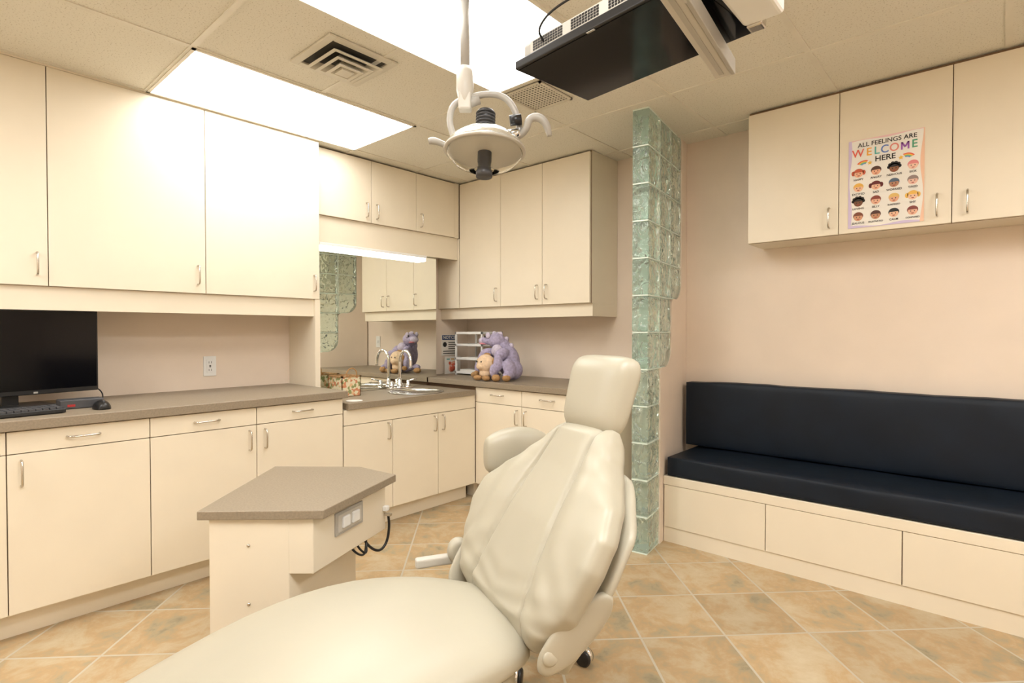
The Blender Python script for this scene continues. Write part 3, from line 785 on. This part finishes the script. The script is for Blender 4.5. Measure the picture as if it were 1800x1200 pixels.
A3=(cd.x,cd.y,0)
obox("switch_bezel",on(.20,.527,.003),(.085,.042,.004),A3,(0,0,1),'grey',e,.003)
obox("switch_plate",on(.20,.527,.006),(.072,.032,.003),A3,(0,0,1),'lgrey',e,.002)
for s in(-1,1):
    obox("rocker",on(.20+s*.030,.527,.011),(.022,.021,.006),A3,(0,0,1),'white',e,.005)
obox("holder_bar",on(.445,.49,.010),(.012,.010,.010),A3,(0,0,1),'white',e,.003)
obox("holder_fork",on(.447,.465,.018),(.008,.006,.016),A3,(0,0,1),'chrome',e,.003)
tube("hose",[on(.447,.47,.018),on(.455,.42,.020),on(.445,.36,.018),on(.42,.33,.01),on(.39,.33,.0),on(.36,.36,-.02),on(.34,.40,-.03)],.0055,'black',e,smoothpath=3,n=8)
for k in range(2):
    tube("hose",[on(.24+.04*k,.41,-.03),on(.26+.03*k,.37,-.01),on(.30+.02*k,.345,.0),on(.33,.37+.015*k,-.01),on(.36,.41,-.03)],.0045,'black',e,smoothpath=3,n=8)
# ---------------------------------------------------------------- operatory light
e=empty("operatory_light")
lx,ly=-1.384,1.312
Rv=Vector((.7468,.665,0));Fv=Vector((-.665,.7468,0))
lathe("ceiling_canopy",[(.001,ZC-.001),(.09,ZC-.001),(.085,ZC-.03),(.03,ZC-.045),(.001,ZC-.045)],(lx,ly,0),'lgrey',e)
lathe("pole",[(.016,ZC-.03),(.016,2.10)],(lx,ly,0),'grey',e,n=24)
lc=Vector((-1.335,1.36,1.855))
def Lp(r_,u_,f_=0): return lc+Rv*r_+Vector((0,0,u_))+Fv*f_
k0=Vector((lx,ly,2.11))
lathe("pivot_collar",[(.001,.02),(.022,.018),(.030,0),(.030,-.06),(.024,-.085),(.020,-.12),(.001,-.12)],k0,'lgrey',e,n=24)
obox("pivot_block",k0+Vector((0,0,-.10)),(.03,.022,.022),(0,0,1),tuple(Rv),'lgrey',e,.006)
tube("yoke_link",[k0+Vector((0,0,-.11)),Lp(-.02,.165)],.016,'grey',e)
P=[Lp(-.105,.03),Lp(-.125,.09),Lp(-.112,.15),Lp(-.06,.17),Lp(0,.185),Lp(.06,.18),Lp(.10,.14),Lp(.122,.07),Lp(.105,.02)]
tube("yoke",P,.011,'grey',e,smoothpath=3)
ax_=Vector((.06,-.10,-1)).normalized()
hc=lc+Vector((0,0,.03))
lathe("reflector_housing",[(.001,-.035),(.04,-.036),(.05,-.03),(.09,-.012),(.122,.012),(.135,.032),(.137,.042),(.131,.044),(.118,.028),(.085,.006),(.05,-.01),(.001,-.015)],hc,'reflector',e,axis=ax_,n=48)
lathe("rim_ring",[(.131,.040),(.140,.040),(.141,.047),(.131,.048)],hc,'lgrey',e,axis=ax_,n=48)
lathe("clear_shield",[(.132,.046),(.128,.058),(.10,.088),(.06,.106),(.034,.110),(.034,.108),(.058,.104),(.097,.086),(.125,.057),(.129,.046)],hc,'clear',e,axis=ax_,n=48)
lathe("bulb_cap",[(.001,-.10),(.028,-.10),(.030,-.095),(.030,-.035),(.001,-.035)],hc,'black',e,axis=ax_,n=28)
for k in range(5):
    lathe("cooling_fin",[(.02,0),(.034,0),(.034,.003),(.02,.003)],hc+ax_*(-.092+.011*k),'dgrey',e,axis=ax_,n=28)
lathe("bulb_shield",[(.001,-.005),(.024,-.005),(.028,.02),(.024,.05),(.024,.11),(.028,.115),(.028,.135),(.001,.135)],hc,'dgrey',e,axis=ax_,n=28)
tube("handle_left",[Lp(-.12,.0),Lp(-.15,.01,-.02),Lp(-.175,.015,-.03),Lp(-.19,.012,-.03)],[.011,.010,.013,.010],'grey',e,smoothpath=2)
tube("handle_right",[Lp(.10,.03),Lp(.14,.05,-.02),Lp(.15,.09,-.03),Lp(.185,.095,-.03),Lp(.21,.07,-.03),Lp(.22,.03,-.03)],[.012,.012,.013,.015,.013,.009],'grey',e,smoothpath=2)
tube("side_knob",[Lp(.085,.085,-.02),Lp(.125,.09,-.02)],.018,'black',e,n=20)
tube("side_knob",[Lp(.07,.04,-.02),Lp(.12,.045,-.02)],.014,'chromep',e,n=20)
# ---------------------------------------------------------------- ceiling mounted monitor
e=empty("ceiling_mounted_monitor")
Am=Vector((-1.014,1.167,1.95))
u1=Vector((.993,-.118,0)).normalized();u2=Vector((.118,.993,0)).normalized()
mcx=Am+u1*.265+u2*.145
obox("bezel",mcx+Vector((0,0,.012)),(.27,.155,.012),u1,u2,'black',e,.004)
obox("screen",mcx-Vector((0,0,.0008)),(.262,.147,.001),u1,u2,'blackg',e)
obox("maker_mark",mcx-u2*.150-Vector((0,0,.001)),(.012,.003,.0006),u1,u2,'grey',e)
obox("back_shell",mcx+Vector((0,0,.046)),(.255,.14,.024),u1,u2,'grey',e,.012)
obox("vesa_housing",mcx+Vector((0,0,.080)),(.09,.08,.014),u1,u2,'lgrey',e,.004)
sd=mcx-u2*.141+Vector((0,0,.046))
obox("port_plate",sd-u1*.02,(.20,.002,.017),u1,u2,'lgrey',e,.001)
V=[];F=[]
for j in range(40):
    if 11<j<15 or 24<j<28: continue
    for i in range(4):
        c=sd-u1*.02+u1*(-.185+j*.0092)+Vector((0,0,-.010+i*.0068))-u2*.0025
        n=len(V);V+=[c+u1*a*.0036+u2*b_*.0006+Vector((0,0,z*.0024)) for a in(-1,1) for b_ in(-1,1) for z in(-1,1)]
        F+=[tuple(q+n for q in f) for f in BF]
meshobj("vent_slots",V,F,'black',e)
tube("cable",[sd-u1*.17-u2*.003,sd-u1*.165-u2*.03+Vector((0,0,.02)),sd-u1*.10-u2*.03+Vector((0,0,.05)),sd+u1*.05+Vector((0,0,.06)),mcx+Vector((0,0,.09))],.003,'black',e,smoothpath=3)
arm0=Vector((-.552,1.455,1.905));arm1=Vector((-.50,1.02,1.905))
ad=(arm1-arm0).normalized();as_=Vector((-ad.y,ad.x,0))
obox("arm_channel",(arm0+arm1)/2,((arm1-arm0).length/2,.020,.016),ad,as_,'lgrey',e,.003)
obox("arm_rail",(arm0+arm1)/2+as_*.027,((arm1-arm0).length/2-.01,.005,.02),ad,as_,'grey',e,.002)
obox("arm_groove",(arm0+arm1)/2-Vector((0,0,.0165)),((arm1-arm0).length/2-.02,.006,.001),ad,as_,'grey',e)
obox("arm_knuckle",(-.41,1.21,1.945),(.045,.11,.020),(1,0,0),(0,1,0),'white',e,.01)
obox("knuckle_knob",(-.43,1.33,1.94),(.018,.018,.02),(1,0,0),(0,1,0),'chrome',e,.006)
tube("arm_link",[(-.50,1.06,1.905),(-.45,1.05,1.94),(-.40,1.04,1.96)],.03,'lgrey',e)
tube("drop_pole",[(-.40,1.04,1.94),(-.40,1.04,ZC-.001)],.028,'lgrey',e,n=24)
tube("vesa_link",[mcx+Vector((0,0,.08)),mcx+Vector((.12,-.05,.10)),(-.42,1.14,2.04),(-.40,1.05,2.04)],.02,'lgrey',e)
# ---------------------------------------------------------------- camera/world/view
cam=bpy.data.cameras.new("camera");co=bpy.data.objects.new("camera",cam);link(co)
co.location=(0,0,1.22);co.rotation_euler=(math.radians(89.05),0,math.radians(41.68))
cam.lens=19.32;cam.sensor_width=36;cam.clip_start=.02
S.camera=co
w=bpy.data.worlds.new("world");S.world=w;w.use_nodes=True
w.node_tree.nodes["Background"].inputs[0].default_value=(.9,.85,.75,1);w.node_tree.nodes["Background"].inputs[1].default_value=.3
S.view_settings.view_transform='Standard'
S.view_settings.look='None'
S.view_settings.exposure=0
